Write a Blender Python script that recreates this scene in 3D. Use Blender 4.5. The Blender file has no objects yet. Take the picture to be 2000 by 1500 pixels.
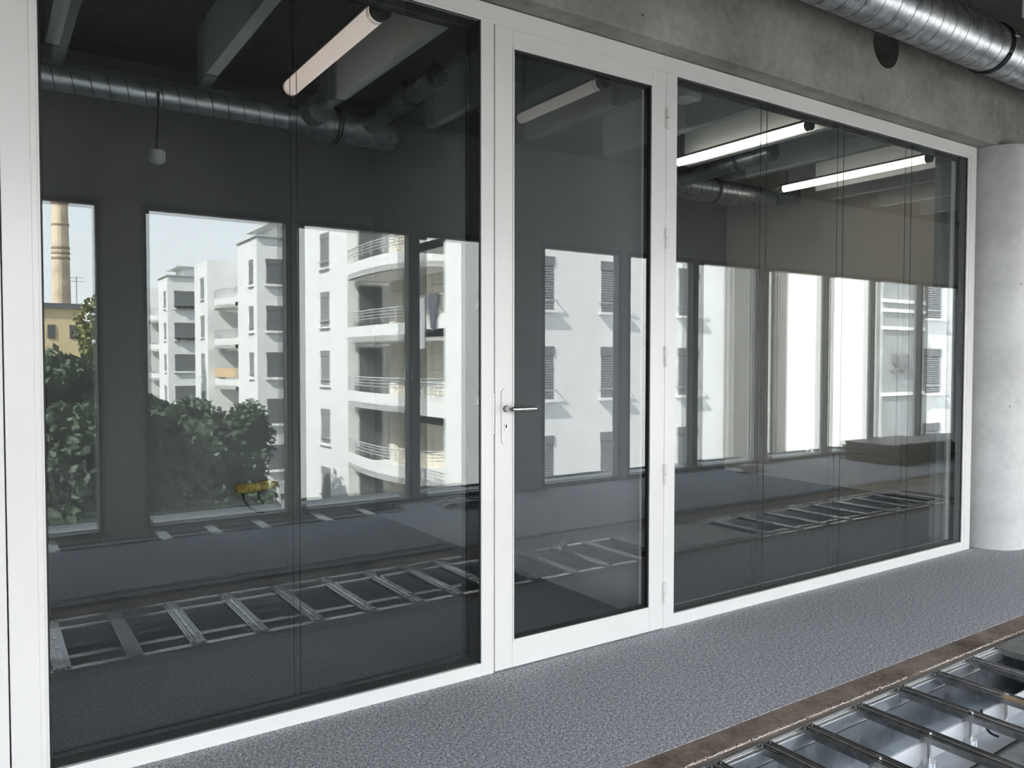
import bpy, math, random
from mathutils import Vector, Matrix

random.seed(7)
S = 1.25                      # metres per eye height
scene = bpy.context.scene
COL = scene.collection
PI = math.pi

# ------------------------------------------------------------------ camera
def make_camera():
    f, yaw, pit, rol = 1546.7, 0.591680, 0.031432, 0.0009
    fw = Vector((math.sin(yaw) * math.cos(pit), math.cos(yaw) * math.cos(pit), -math.sin(pit)))
    rt = Vector((math.cos(yaw), -math.sin(yaw), 0))
    up = rt.cross(fw)
    r2 = rt * math.cos(rol) + up * math.sin(rol)
    u2 = -rt * math.sin(rol) + up * math.cos(rol)
    cam = bpy.data.cameras.new('camera')
    cam.sensor_width = 36.0
    cam.lens = 36.0 * f / 2000.0
    cam.clip_start = 0.02
    cam.clip_end = 2000
    o = bpy.data.objects.new('camera', cam)
    COL.objects.link(o)
    m = Matrix((r2, u2, -fw)).transposed().to_4x4()
    m.translation = Vector((0, -2.10211 * S, 1.0 * S))
    o.matrix_world = m
    scene.camera = o
make_camera()

# ------------------------------------------------------------------ world, sun, exposure
def make_world():
    w = bpy.data.worlds.new('hazy_sky')
    scene.world = w
    w.use_nodes = True
    nt = w.node_tree
    nt.nodes.clear()
    out = nt.nodes.new('ShaderNodeOutputWorld')
    bg = nt.nodes.new('ShaderNodeBackground')
    tc = nt.nodes.new('ShaderNodeTexCoord')
    sep = nt.nodes.new('ShaderNodeSeparateXYZ')
    rp = nt.nodes.new('ShaderNodeValToRGB')
    rp.color_ramp.elements[0].position = 0.0
    rp.color_ramp.elements[0].color = (0.90, 0.93, 0.965, 1)
    rp.color_ramp.elements[1].position = 0.7
    rp.color_ramp.elements[1].color = (0.70, 0.78, 0.89, 1)
    nt.links.new(tc.outputs['Generated'], sep.inputs[0])
    nt.links.new(sep.outputs['Z'], rp.inputs[0])
    nt.links.new(rp.outputs[0], bg.inputs['Color'])
    bg.inputs['Strength'].default_value = SKY
    nt.links.new(bg.outputs[0], out.inputs[0])
SKY = 5.0
make_world()
sun = bpy.data.lights.new('sun', 'SUN')
sun.energy = 38.0
sun.angle = math.radians(1.0)
sun.color = (1.0, 0.97, 0.92)
so = bpy.data.objects.new('sun', sun)
COL.objects.link(so)
sd = Vector((-0.72, 0.18, 0.64)).normalized()
so.rotation_euler = sd.to_track_quat('Z', 'Y').to_euler()
so.location = (-20, 10, 30)

scene.view_settings.view_transform = 'Standard'
scene.view_settings.look = 'None'
scene.view_settings.gamma = 1.0
scene.view_settings.use_curve_mapping = False
scene.view_settings.exposure = 0.42
cy = scene.cycles
cy.max_bounces = 10
cy.diffuse_bounces = 5
cy.glossy_bounces = 6
cy.transparent_max_bounces = 32
cy.caustics_reflective = False
cy.caustics_refractive = False
cy.sample_clamp_indirect = 6.0
try:
    cy.use_adaptive_sampling = False
    cy.use_denoising = True
    cy.denoising_prefilter = 'ACCURATE'
    cy.denoising_input_passes = 'RGB_ALBEDO_NORMAL'
    cy.denoiser = 'OPENIMAGEDENOISE'
except Exception:
    pass

# ------------------------------------------------------------------ materials
def mat_new(name):
    m = bpy.data.materials.new(name)
    m.use_nodes = True
    nt = m.node_tree
    return m, nt, nt.nodes['Principled BSDF']

def ramp(nt, stops):
    r = nt.nodes.new('ShaderNodeValToRGB')
    e = r.color_ramp.elements
    e[0].position, e[0].color = stops[0][0], (*stops[0][1], 1)
    e[1].position, e[1].color = stops[-1][0], (*stops[-1][1], 1)
    for p, c in stops[1:-1]:
        x = e.new(p)
        x.color = (*c, 1)
    return r

def noise(nt, scale, detail=4, rough=0.6, vec=None):
    n = nt.nodes.new('ShaderNodeTexNoise')
    n.inputs['Scale'].default_value = scale
    n.inputs['Detail'].default_value = detail
    n.inputs['Roughness'].default_value = rough
    if vec is None:
        vec = nt.nodes.new('ShaderNodeTexCoord').outputs['Object']
    nt.links.new(vec, n.inputs['Vector'])
    return n

def scaled(nt, sc, rot=(0, 0, 0)):
    tc = nt.nodes.new('ShaderNodeTexCoord')
    mp = nt.nodes.new('ShaderNodeMapping')
    mp.inputs['Scale'].default_value = sc
    mp.inputs['Rotation'].default_value = rot
    nt.links.new(tc.outputs['Object'], mp.inputs['Vector'])
    return mp.outputs[0]

def bump(nt, bsdf, height, strength=0.2, dist=0.01):
    b = nt.nodes.new('ShaderNodeBump')
    b.inputs['Strength'].default_value = strength
    b.inputs['Distance'].default_value = dist
    nt.links.new(height, b.inputs['Height'])
    nt.links.new(b.outputs[0], bsdf.inputs['Normal'])

def simple(name, col, rough=0.6, metal=0.0, nscale=12.0, var=0.08, bmp=0.0, spec=None):
    m, nt, b = mat_new(name)
    n = noise(nt, nscale)
    lo = tuple(max(0, c * (1 - var)) for c in col)
    hi = tuple(min(1, c * (1 + var)) for c in col)
    r = ramp(nt, [(0.3, lo), (0.7, hi)])
    nt.links.new(n.outputs['Fac'], r.inputs[0])
    nt.links.new(r.outputs[0], b.inputs['Base Color'])
    b.inputs['Roughness'].default_value = rough
    b.inputs['Metallic'].default_value = metal
    if spec is not None:
        b.inputs['Specular IOR Level'].default_value = spec
    if bmp:
        n2 = noise(nt, nscale * 4)
        bump(nt, b, n2.outputs['Fac'], bmp, 0.005)
    return m

def carpet_mat(name, dark, mid, light, sc=210):
    m, nt, b = mat_new(name)
    v = scaled(nt, (1.0, 1.7, 1.0), (0, 0, 0.5))
    n1 = noise(nt, sc, 3, 0.75, v)
    n2 = noise(nt, sc * 0.45, 2, 0.6)
    n3 = noise(nt, 1.3, 2)
    mx = nt.nodes.new('ShaderNodeMath'); mx.operation = 'MULTIPLY_ADD'
    mx.inputs[1].default_value = 0.75
    nt.links.new(n1.outputs['Fac'], mx.inputs[0])
    m2 = nt.nodes.new('ShaderNodeMath'); m2.operation = 'MULTIPLY'
    m2.inputs[1].default_value = 0.25
    nt.links.new(n2.outputs['Fac'], m2.inputs[0])
    nt.links.new(m2.outputs[0], mx.inputs[2])
    r = ramp(nt, [(0.38, dark), (0.50, mid), (0.63, light)])
    nt.links.new(mx.outputs[0], r.inputs[0])
    hs = nt.nodes.new('ShaderNodeHueSaturation')
    mr = nt.nodes.new('ShaderNodeMapRange')
    mr.inputs['To Min'].default_value = 0.93
    mr.inputs['To Max'].default_value = 1.07
    nt.links.new(n3.outputs['Fac'], mr.inputs['Value'])
    nt.links.new(mr.outputs[0], hs.inputs['Value'])
    nt.links.new(r.outputs[0], hs.inputs['Color'])
    nt.links.new(hs.outputs[0], b.inputs['Base Color'])
    b.inputs['Roughness'].default_value = 0.95
    b.inputs['Specular IOR Level'].default_value = 0.15
    bump(nt, b, mx.outputs[0], 0.5, 0.006)
    return m

def concrete_mat(name, lo, hi, pits=True, sc=2.2, rough=0.75):
    m, nt, b = mat_new(name)
    n1 = noise(nt, sc, 8, 0.62)
    n2 = noise(nt, sc * 9, 5, 0.7)
    n4 = noise(nt, sc * 0.4, 3, 0.5, scaled(nt, (1, 1, 3)))
    r = ramp(nt, [(0.36, lo), (0.64, hi)])
    mix = nt.nodes.new('ShaderNodeMath'); mix.operation = 'MULTIPLY_ADD'; mix.inputs[1].default_value = 0.45
    nt.links.new(n1.outputs['Fac'], mix.inputs[0])
    m2 = nt.nodes.new('ShaderNodeMath'); m2.operation = 'MULTIPLY_ADD'; m2.inputs[1].default_value = 0.25
    nt.links.new(n2.outputs['Fac'], m2.inputs[0])
    m3 = nt.nodes.new('ShaderNodeMath'); m3.operation = 'MULTIPLY'; m3.inputs[1].default_value = 0.30
    nt.links.new(n4.outputs['Fac'], m3.inputs[0])
    nt.links.new(m3.outputs[0], m2.inputs[2])
    nt.links.new(m2.outputs[0], mix.inputs[2])
    nt.links.new(mix.outputs[0], r.inputs[0])
    col = r.outputs[0]
    if pits:
        vo = nt.nodes.new('ShaderNodeTexVoronoi')
        vo.inputs['Scale'].default_value = 16
        vo.inputs['Randomness'].default_value = 1.0
        tc = nt.nodes.new('ShaderNodeTexCoord')
        nt.links.new(tc.outputs['Object'], vo.inputs['Vector'])
        n3 = noise(nt, 7, 2)
        th = nt.nodes.new('ShaderNodeMapRange')
        th.inputs['From Min'].default_value = 0.5
        th.inputs['From Max'].default_value = 0.75
        th.inputs['To Min'].default_value = 0.0
        th.inputs['To Max'].default_value = 0.13
        nt.links.new(n3.outputs['Fac'], th.inputs['Value'])
        lt = nt.nodes.new('ShaderNodeMath'); lt.operation = 'LESS_THAN'
        nt.links.new(vo.outputs['Distance'], lt.inputs[0])
        nt.links.new(th.outputs[0], lt.inputs[1])
        mc = nt.nodes.new('ShaderNodeMix'); mc.data_type = 'RGBA'
        nt.links.new(lt.outputs[0], mc.inputs['Factor'])
        nt.links.new(col, mc.inputs[6])
        mc.inputs[7].default_value = (lo[0] * 0.45, lo[1] * 0.45, lo[2] * 0.45, 1)
        col = mc.outputs[2]
    nt.links.new(col, b.inputs['Base Color'])
    b.inputs['Roughness'].default_value = rough
    b.inputs['Specular IOR Level'].default_value = 0.3
    bump(nt, b, n2.outputs['Fac'], 0.18, 0.006)
    return m

def glass_mat(name, ior, tint=(1, 1, 1), opacity=0.0):
    """A clear sheet: Fresnel reflection at each face, straight transmission."""
    m = bpy.data.materials.new(name)
    m.use_nodes = True
    nt = m.node_tree
    nt.nodes.clear()
    out = nt.nodes.new('ShaderNodeOutputMaterial')
    geo = nt.nodes.new('ShaderNodeNewGeometry')
    mr = nt.nodes.new('ShaderNodeMapRange')
    mr.inputs['To Min'].default_value = ior
    mr.inputs['To Max'].default_value = 1.0 / ior
    nt.links.new(geo.outputs['Backfacing'], mr.inputs['Value'])
    fr = nt.nodes.new('ShaderNodeFresnel')
    nt.links.new(mr.outputs[0], fr.inputs['IOR'])
    tr = nt.nodes.new('ShaderNodeBsdfTransparent')
    tr.inputs['Color'].default_value = (*tint, 1)
    gl = nt.nodes.new('ShaderNodeBsdfGlossy')
    gl.inputs['Roughness'].default_value = 0.0
    gl.inputs['Color'].default_value = (0.96, 1.0, 0.99, 1)
    mx = nt.nodes.new('ShaderNodeMixShader')
    nt.links.new(fr.outputs[0], mx.inputs[0])
    nt.links.new(tr.outputs[0], mx.inputs[1])
    nt.links.new(gl.outputs[0], mx.inputs[2])
    nt.links.new(mx.outputs[0], out.inputs[0])
    return m

def emit_mat(name, col, strength):
    m, nt, b = mat_new(name)
    n = noise(nt, 6, 2)
    r = ramp(nt, [(0.3, tuple(c * 0.93 for c in col)), (0.7, col)])
    nt.links.new(n.outputs['Fac'], r.inputs[0])
    nt.links.new(r.outputs[0], b.inputs['Emission Color'])
    b.inputs['Base Color'].default_value = (0.8, 0.8, 0.78, 1)
    b.inputs['Emission Strength'].default_value = strength
    b.inputs['Roughness'].default_value = 0.4
    return m

def galv_mat(name, lo, hi, rough=0.32, sc=26):
    m, nt, b = mat_new(name)
    vo = nt.nodes.new('ShaderNodeTexVoronoi')
    vo.inputs['Scale'].default_value = sc
    tc = nt.nodes.new('ShaderNodeTexCoord')
    nt.links.new(tc.outputs['Object'], vo.inputs['Vector'])
    n = noise(nt, 9, 5)
    bw = nt.nodes.new('ShaderNodeRGBToBW')
    nt.links.new(vo.outputs['Color'], bw.inputs[0])
    a = nt.nodes.new('ShaderNodeMath'); a.operation = 'MULTIPLY_ADD'; a.inputs[1].default_value = 0.4
    nt.links.new(bw.outputs[0], a.inputs[0])
    c = nt.nodes.new('ShaderNodeMath'); c.operation = 'MULTIPLY'; c.inputs[1].default_value = 0.6
    nt.links.new(n.outputs['Fac'], c.inputs[0])
    nt.links.new(c.outputs[0], a.inputs[2])
    r = ramp(nt, [(0.3, lo), (0.7, hi)])
    nt.links.new(a.outputs[0], r.inputs[0])
    nt.links.new(r.outputs[0], b.inputs['Base Color'])
    b.inputs['Metallic'].default_value = 1.0
    mr = nt.nodes.new('ShaderNodeMapRange')
    mr.inputs['To Min'].default_value = rough * 0.75
    mr.inputs['To Max'].default_value = rough * 1.3
    nt.links.new(a.outputs[0], mr.inputs['Value'])
    nt.links.new(mr.outputs[0], b.inputs['Roughness'])
    bump(nt, b, n.outputs['Fac'], 0.04, 0.01)
    return m

M = {}
M['carpet'] = carpet_mat('grey_carpet', (0.045, 0.047, 0.06), (0.33, 0.335, 0.365), (1.0, 1.0, 1.0), 190)
M['carpet_dark'] = carpet_mat('slate_carpet', (0.06, 0.066, 0.075), (0.17, 0.18, 0.20), (0.34, 0.355, 0.38))
M['screed'] = concrete_mat('brown_screed', (0.06, 0.043, 0.033), (0.34, 0.265, 0.215), False, 6, 0.8)
M['foam'] = simple('red_white_edge', (0.75, 0.62, 0.55), 0.8, 0, 60, 0.4)
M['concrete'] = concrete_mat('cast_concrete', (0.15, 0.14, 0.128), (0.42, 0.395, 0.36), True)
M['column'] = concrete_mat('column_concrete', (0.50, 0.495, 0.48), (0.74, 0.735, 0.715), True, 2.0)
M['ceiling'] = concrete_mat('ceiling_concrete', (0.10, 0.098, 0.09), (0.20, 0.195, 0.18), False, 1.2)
M['white_frame'] = simple('white_lacquer', (0.79, 0.77, 0.745), 0.22, 0, 3, 0.015, 0.0, 0.5)
M['white_wall'] = simple('white_plaster', (0.70, 0.70, 0.68), 0.8, 0, 5, 0.03, 0.05)
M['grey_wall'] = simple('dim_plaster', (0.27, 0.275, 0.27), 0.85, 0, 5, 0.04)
M['part_wall'] = simple('pale_grey_plaster', (0.50, 0.51, 0.52), 0.85, 0, 5, 0.04)
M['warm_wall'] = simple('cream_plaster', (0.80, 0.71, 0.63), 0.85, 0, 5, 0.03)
M['black'] = simple('black_gasket', (0.006, 0.006, 0.007), 0.6, 0, 20, 0.2)
M['joint'] = simple('dark_joint', (0.04, 0.04, 0.04), 0.5)
M['glass'] = glass_mat('partition_glass', 1.74, (0.97, 0.985, 0.98))
M['door_glass'] = glass_mat('door_glass', 1.98, (0.97, 0.985, 0.98))
M['win_glass'] = glass_mat('window_glass', 1.45, (0.985, 0.99, 0.99))
M['glass_edge'] = simple('polished_glass_edge', (0.10, 0.12, 0.12), 0.10, 0.3, 8, 0.1)
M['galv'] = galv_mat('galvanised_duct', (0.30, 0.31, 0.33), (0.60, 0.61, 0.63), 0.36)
M['galv_tray'] = galv_mat('galvanised_tray', (0.55, 0.58, 0.62), (0.80, 0.83, 0.87), 0.45, 12)
M['galv_dark'] = galv_mat('grey_strut', (0.19, 0.195, 0.20), (0.34, 0.345, 0.35), 0.36, 40)
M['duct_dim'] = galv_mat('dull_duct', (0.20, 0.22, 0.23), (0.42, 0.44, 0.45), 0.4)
M['alu'] = galv_mat('aluminium_profile', (0.70, 0.71, 0.72), (0.88, 0.88, 0.89), 0.3, 60)
M['steel'] = galv_mat('brushed_steel', (0.50, 0.49, 0.47), (0.68, 0.67, 0.65), 0.24, 90)
M['rubber'] = simple('black_rubber', (0.012, 0.012, 0.013), 0.5)
M['plate'] = simple('grey_floor_plate', (0.16, 0.16, 0.155), 0.55, 0.0, 14, 0.25)
M['white_metal'] = simple('white_sheet', (0.82, 0.83, 0.84), 0.35, 0, 10, 0.04)
M['baffle'] = simple('white_felt_board', (0.66, 0.68, 0.68), 0.9, 0, 30, 0.04)
M['lamp_bright'] = emit_mat('lit_tube', (1.0, 0.95, 0.83), 5.0)
M['lamp_dim'] = emit_mat('dim_tube', (1.0, 0.83, 0.74), 0.42)
M['win_frame'] = simple('dark_window_frame', (0.16, 0.17, 0.17), 0.5, 0, 8, 0.05)
M['sill_alu'] = simple('pale_sill', (0.42, 0.43, 0.43), 0.5, 0.1, 12, 0.08)
M['facade'] = simple('white_render', (0.72, 0.715, 0.70), 0.9, 0, 0.8, 0.05, 0.0)
M['facade_grey'] = simple('pale_grey_render', (0.62, 0.615, 0.59), 0.9, 0, 0.7, 0.06)
M['recess_shade'] = simple('shade_painted_facade', (0.15, 0.15, 0.145), 0.8, 0, 0.9, 0.08)  # facade recess: its shade is put into this dark grey colour
M['bay'] = simple('grey_bay_glazing', (0.24, 0.25, 0.25), 0.5, 0, 1.2, 0.15)
M['sign'] = simple('sign_grey', (0.13, 0.13, 0.13), 0.6)
M['stone'] = simple('beige_stone_panel', (0.50, 0.46, 0.38), 0.8, 0, 3, 0.12)
M['shutter'] = simple('grey_shutter', (0.075, 0.08, 0.085), 0.6, 0, 9, 0.1)
M['shutter_box'] = simple('shutter_casing', (0.13, 0.13, 0.13), 0.6, 0, 9, 0.06)
M['dark_glass'] = simple('dark_pane', (0.05, 0.055, 0.06), 0.1, 0, 3, 0.2)
M['rail'] = simple('balcony_rail', (0.45, 0.46, 0.46), 0.4, 0.6)
M['brick'] = simple('pale_brick', (0.50, 0.40, 0.29), 0.9, 0, 0.35, 0.28)
M['band'] = simple('weathered_band', (0.26, 0.20, 0.14), 0.8, 0, 2, 0.2)
M['ochre'] = simple('ochre_render', (0.52, 0.42, 0.25), 0.9, 0, 0.5, 0.08)
M['leaf'] = simple('dark_foliage', (0.030, 0.050, 0.028), 0.7, 0, 0.9, 0.55)
M['leaf_light'] = simple('yellow_foliage', (0.12, 0.13, 0.035), 0.7, 0, 0.9, 0.4)
M['bark'] = simple('bark', (0.06, 0.05, 0.04), 0.9, 0, 9, 0.3)
M['ground'] = simple('asphalt_yard', (0.05, 0.055, 0.05), 0.9, 0, 0.3, 0.35)
M['cloth'] = simple('grey_blue_blanket', (0.045, 0.05, 0.06), 0.9, 0, 9, 0.2)
M['cloth_white'] = simple('white_sheet_cloth', (0.75, 0.76, 0.78), 0.9)
M['straw'] = simple('straw_screen', (0.36, 0.26, 0.15), 0.9, 0, 12, 0.3)
M['pipe_brown'] = simple('rusty_insulation', (0.75, 0.46, 0.10), 0.7, 0, 26, 0.6, 0.4)
M['board'] = simple('dark_floor_panel', (0.045, 0.05, 0.05), 0.7, 0, 12, 0.2)
M['film'] = simple('crumpled_film', (0.35, 0.36, 0.36), 0.3, 0, 9, 0.3)
M['blue'] = simple('blue_plastic', (0.03, 0.09, 0.20), 0.4)
M['pvc'] = simple('white_pvc', (0.70, 0.70, 0.68), 0.4)

# ------------------------------------------------------------------ mesh helpers
class MB:
    """Collects shapes; K scales them (S for indoor units, 1 for metres); flip mirrors y for what stands outdoors."""
    def __init__(self, K=S, flip=False):
        self.v, self.f, self.mi, self.K, self.flip = [], [], [], K, flip
    def P(self, p):
        return (p[0] * self.K, (-p[1] if self.flip else p[1]) * self.K, p[2] * self.K)
    def add(self, vs, fs, mi=0):
        n = len(self.v)
        self.v += [self.P(p) for p in vs]
        for f in fs:
            g = tuple(n + i for i in f)
            self.f.append(g[::-1] if self.flip else g)
            self.mi.append(mi)
        return self
    def box(self, x0, x1, y0, y1, z0, z1, mi=0):
        x0, x1 = min(x0, x1), max(x0, x1); y0, y1 = min(y0, y1), max(y0, y1); z0, z1 = min(z0, z1), max(z0, z1)
        vs = [(x, y, z) for z in (z0, z1) for y in (y0, y1) for x in (x0, x1)]
        fs = [(0, 2, 3, 1), (4, 5, 7, 6), (0, 1, 5, 4), (2, 6, 7, 3), (0, 4, 6, 2), (1, 3, 7, 5)]
        return self.add(vs, fs, mi)
    def tube(self, pts, r, n=12, cap=True, mi=0, taper=None):
        pts = [Vector(p) for p in pts]
        rings = []
        for i, p in enumerate(pts):
            d = (pts[min(i + 1, len(pts) - 1)] - pts[max(i - 1, 0)]).normalized()
            a = Vector((0, 0, 1)) if abs(d.z) < 0.9 else Vector((1, 0, 0))
            u = d.cross(a).normalized(); w = d.cross(u)
            rr = r if taper is None else r * taper[i]
            rings.append([p + u * rr * math.cos(2 * PI * k / n) + w * rr * math.sin(2 * PI * k / n) for k in range(n)])
        vs = [tuple(q) for ring in rings for q in ring]
        fs = []
        for i in range(len(pts) - 1):
            for k in range(n):
                fs.append((i * n + k, (i + 1) * n + k, (i + 1) * n + (k + 1) % n, i * n + (k + 1) % n))
        if cap:
            fs.append(tuple(range(n)))
            fs.append(tuple((len(pts) - 1) * n + k for k in reversed(range(n))))
        return self.add(vs, fs, mi)
    def prism(self, poly, z0, z1, mi=0):
        n = len(poly)
        vs = [(x, y, z0) for x, y in poly] + [(x, y, z1) for x, y in poly]
        fs = [tuple(reversed(range(n))), tuple(range(n, 2 * n))]
        fs += [(k, (k + 1) % n, n + (k + 1) % n, n + k) for k in range(n)]
        return self.add(vs, fs, mi)
    def mesh(self, name, mats, smooth=False):
        me = bpy.data.meshes.new(name)
        me.from_pydata(self.v, [], self.f)
        for m in (mats if isinstance(mats, (list, tuple)) else [mats]):
            me.materials.append(m)
        me.polygons.foreach_set('material_index', self.mi)
        if smooth:
            me.polygons.foreach_set('use_smooth', [True] * len(me.polygons))
            try:
                me.set_sharp_from_angle(angle=math.radians(35))
            except Exception:
                pass
        me.update()
        return me

def tag(o, label=None, cat=None, group=None, kind=None):
    if label: o['label'] = label
    if cat: o['category'] = cat
    if group: o['group'] = group
    if kind: o['kind'] = kind
    return o

def obj(name, mb, mats, parent=None, smooth=False, bevel=0.0, **kw):
    me = mb if isinstance(mb, bpy.types.Mesh) else mb.mesh(name, mats, smooth)
    o = bpy.data.objects.new(name, me)
    COL.objects.link(o)
    if parent is not None:
        o.parent = parent
        o.matrix_parent_inverse = Matrix.Translation(-Vector(parent['_w'])) if '_w' in parent else Matrix.Identity(4)
    if bevel:
        b = o.modifiers.new('edge_softening', 'BEVEL')
        b.width = bevel; b.segments = 2; b.limit_method = 'ANGLE'
        b.harden_normals = False
    return tag(o, **kw)

def empty(name, loc, label, cat, group=None, kind=None, K=S, flip=False):
    o = bpy.data.objects.new(name, None)
    o.empty_display_size = 0.1
    COL.objects.link(o)
    w = (loc[0] * K, (-loc[1] if flip else loc[1]) * K, loc[2] * K)
    o.location = w
    o['_w'] = w
    return tag(o, label, cat, group, kind)

def copy_tree(o, delta, parent=None):
    c = o.copy()
    COL.objects.link(c)
    if parent is None:
        c.location = Vector(o.location) + Vector(delta)
        if '_w' in c:
            c['_w'] = tuple(Vector(o['_w']) + Vector(delta))
    else:
        c.parent = parent
    for ch in o.children:
        copy_tree(ch, (0, 0, 0), c)
    return c

# ------------------------------------------------------------------ floors
YC, YB = -0.668, -0.745           # carpet edge, screed edge
fl = MB().box(-5.2, 13, YC, 0.0895, -0.02, 0.0)
obj('floor', fl, M['carpet'], kind='structure', label='grey flecked carpet strip running along the foot of the glass partition', cat='floor')
sc = MB()
# ragged outer edge of the brown screed
n = 260
top, bot = [], []
for i in range(n + 1):
    x = -5.2 + 18.2 * i / n
    top.append((x, YC, -0.0015)); bot.append((x, YB + random.uniform(-0.003, 0.003), -0.004))
vs = top + bot + [(p[0], p[1], -0.3) for p in bot]
fs = []
for i in range(n):
    fs.append((n + 1 + i, n + 2 + i, i + 1, i))
    fs.append((2 * n + 2 + i, 2 * n + 3 + i, n + 2 + i, n + 1 + i))
sc.add(vs, fs)
scr = obj('screed_strip', sc, M['screed'], kind='structure', label='brown stained screed strip between grey carpet and open cable trench', cat='floor edge')
fr = MB()
for i in range(2600):
    x = -1.0 + 5.5 * random.random()
    if math.sin(x * 7) + math.sin(x * 17.3) < -1.7: continue
    y = YB + random.uniform(-0.003, 0.003)
    s = random.uniform(0.002, 0.005)
    fr.box(x, x + s * 2.0, y - 0.0016, y + 0.0008, -0.006, -0.0028)
obj('crumbled_edge', fr, M['foam'], scr, kind='stuff')
gc = MB().box(-5.2, 13, -0.775, YB, -0.30, -0.013)
obj('trench_kerb', gc, M['concrete'], kind='structure', label='narrow grey concrete kerb beside the brown screed strip', cat='floor edge')
fl2 = MB().box(-5.2, 13, -1.48, -1.245, -0.3, -0.004)
obj('screed_strip', fl2, M['screed'], kind='structure', label='wide brown screed strip on the window side of the trench, seen in the glass', cat='floor edge')
fl3 = MB().box(-5.2, 13, -1.53, -1.48, -0.3, -0.012)
obj('expansion_joint', fl3, M['joint'], kind='structure', label='dark joint line between brown screed and window side carpet', cat='floor edge')
fl4 = MB().box(-5.2, 13, -2.56, -1.53, -0.3, 0.0).box(2.35, 13, -2.80, -2.56, -0.3, 0.0).box(-5.2, -1.5, -2.80, -2.56, -0.3, 0.0)
obj('floor', fl4, M['carpet'], kind='structure', label='slate carpet field reflected in front of the tall windows', cat='floor')

# ------------------------------------------------------------------ cable trench with cross bars
tr = empty('cable_trench', (2.2, -1.0, -0.16), 'open galvanised cable trench with cross bars at the lower right corner', 'trench')
T = lambda name, mb, m, par=tr, **k: obj(name, mb, m, par, **k)
t1 = MB().box(-5, 12.9, -0.80, -0.79, -0.16, -0.006).box(-5, 12.9, -0.984, -0.80, -0.16, -0.15)
T('tray', t1, M['galv_tray'])
T('tray_fold', MB().box(-5, 12.9, -0.8035, -0.80, -0.041, -0.038), M['galv_dark'])
t2 = MB().box(-5, 12.9, -1.235, -0.984, -0.16, -0.08).box(-5, 12.9, -1.245, -1.235, -0.16, -0.006)
T('inner_tray', t2, M['galv_tray'])
T('white_upstand', MB().box(-5, 12.9, -0.984, -0.978, -0.08, -0.022), M['white_metal'], label='white upright strip inside the trench')
rl = MB()
rl.box(-5, 12.9, -0.782, -0.775, -0.02, -0.001)
rl.box(-5, 12.9, -0.790, -0.784, -0.02, -0.004)
rl.box(-5, 12.9, -0.798, -0.792, -0.03, -0.001)
T('edge_rail', rl, M['alu'])
rl = MB().box(-5, 12.9, -1.245, -1.237, -0.02, -0.001).box(-5, 12.9, -1.232, -1.225, -0.03, -0.003)
T('edge_rail', rl, M['alu'])
bm_ = MB()          # C-profile strut around its own origin
w = 0.026
bm_.box(-w, w, -1.232, -0.782, -0.004, 0.000)
bm_.box(-w, -w + 0.004, -1.232, -0.782, -0.013, 0.003)
bm_.box(w - 0.004, w, -1.232, -0.782, -0.013, 0.003)
bm_.box(-0.006, 0.006, -1.232, -0.782, 0.0, 0.0035)
for yy in (-0.79, -1.222):
    for xx in (-0.016, 0.016):
        bm_.tube([(xx, yy, 0), (xx, yy, 0.007)], 0.004, 6)
bm_.box(-0.016, -0.012, -1.232, -0.782, 0.0, 0.0025).box(0.012, 0.016, -1.232, -0.782, 0.0, 0.0025)
bar_me = bm_.mesh('cross_bar', M['galv_dark'])
rod_me = MB().tube([(0, -0.995, 0.0), (0, -0.995, -0.078)], 0.0045, 8).tube([(0, -0.995, -0.0), (0, -0.995, 0.008)], 0.007, 6).mesh('support_rod', M['steel'], True)
foot_me = MB().tube([(0, -0.995, -0.080), (0, -0.995, -0.070)], 0.019, 14).mesh('foot_disc', M['alu'], True)
XB = [-1.09, -0.86, -0.65, -0.44, -0.22, 0.0, 0.205, 0.42, 0.625, 0.845, 1.06, 1.275, 1.487, 1.676, 1.852, 2.086, 2.306, 2.512, 2.73,
      3.75, 4.0, 4.245, 4.49, 4.74, 4.98, 5.22, 5.46, 5.7]
for x in XB:
    for nm, me in (('cross_bar', bar_me), ('support_rod', rod_me)):
        o = bpy.data.objects.new(nm, me); COL.objects.link(o); o.parent = tr
        o.matrix_parent_inverse = Matrix.Translation(-Vector(tr['_w'])); o.location = (x * S, 0, 0)
        if nm == 'support_rod':
            f = bpy.data.objects.new('foot_disc', foot_me); COL.objects.link(f); f.parent = o
xs = 2.912
T('cover_plate', MB().box(xs, 3.645, -1.232, -0.776, -0.02, 0.003), M['plate'], label='grey cover plate closing part of the trench', bevel=0.002)
for x0, x1 in ((-5, -1.2), (5.85, 9), (9.01, 12.9)):
    T('cover_plate', MB().box(x0, x1, -1.232, -0.776, -0.02, 0.003), M['plate'])
cab = MB().tube([(2.385 + 0.006 * math.sin(t * 6), -0.985 - 0.05 * t * t, -0.012 - 0.058 * math.sin(t * PI / 2)) for t in [i / 12 for i in range(13)]], 0.0035, 8)
obj('black_cable', cab, M['rubber'], smooth=True, label='short black cable dropping beside a rod in the trench', cat='cable')
cab = MB().tube([(x, -1.075 + 0.008 * math.sin(x * 3), -0.076) for x in [1.2 + i * 0.1 for i in range(26)]], 0.003, 8)
obj('black_cable', cab, M['rubber'], smooth=True, label='long black cable lying in the lower tray under the cross bars', cat='cable')
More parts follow.
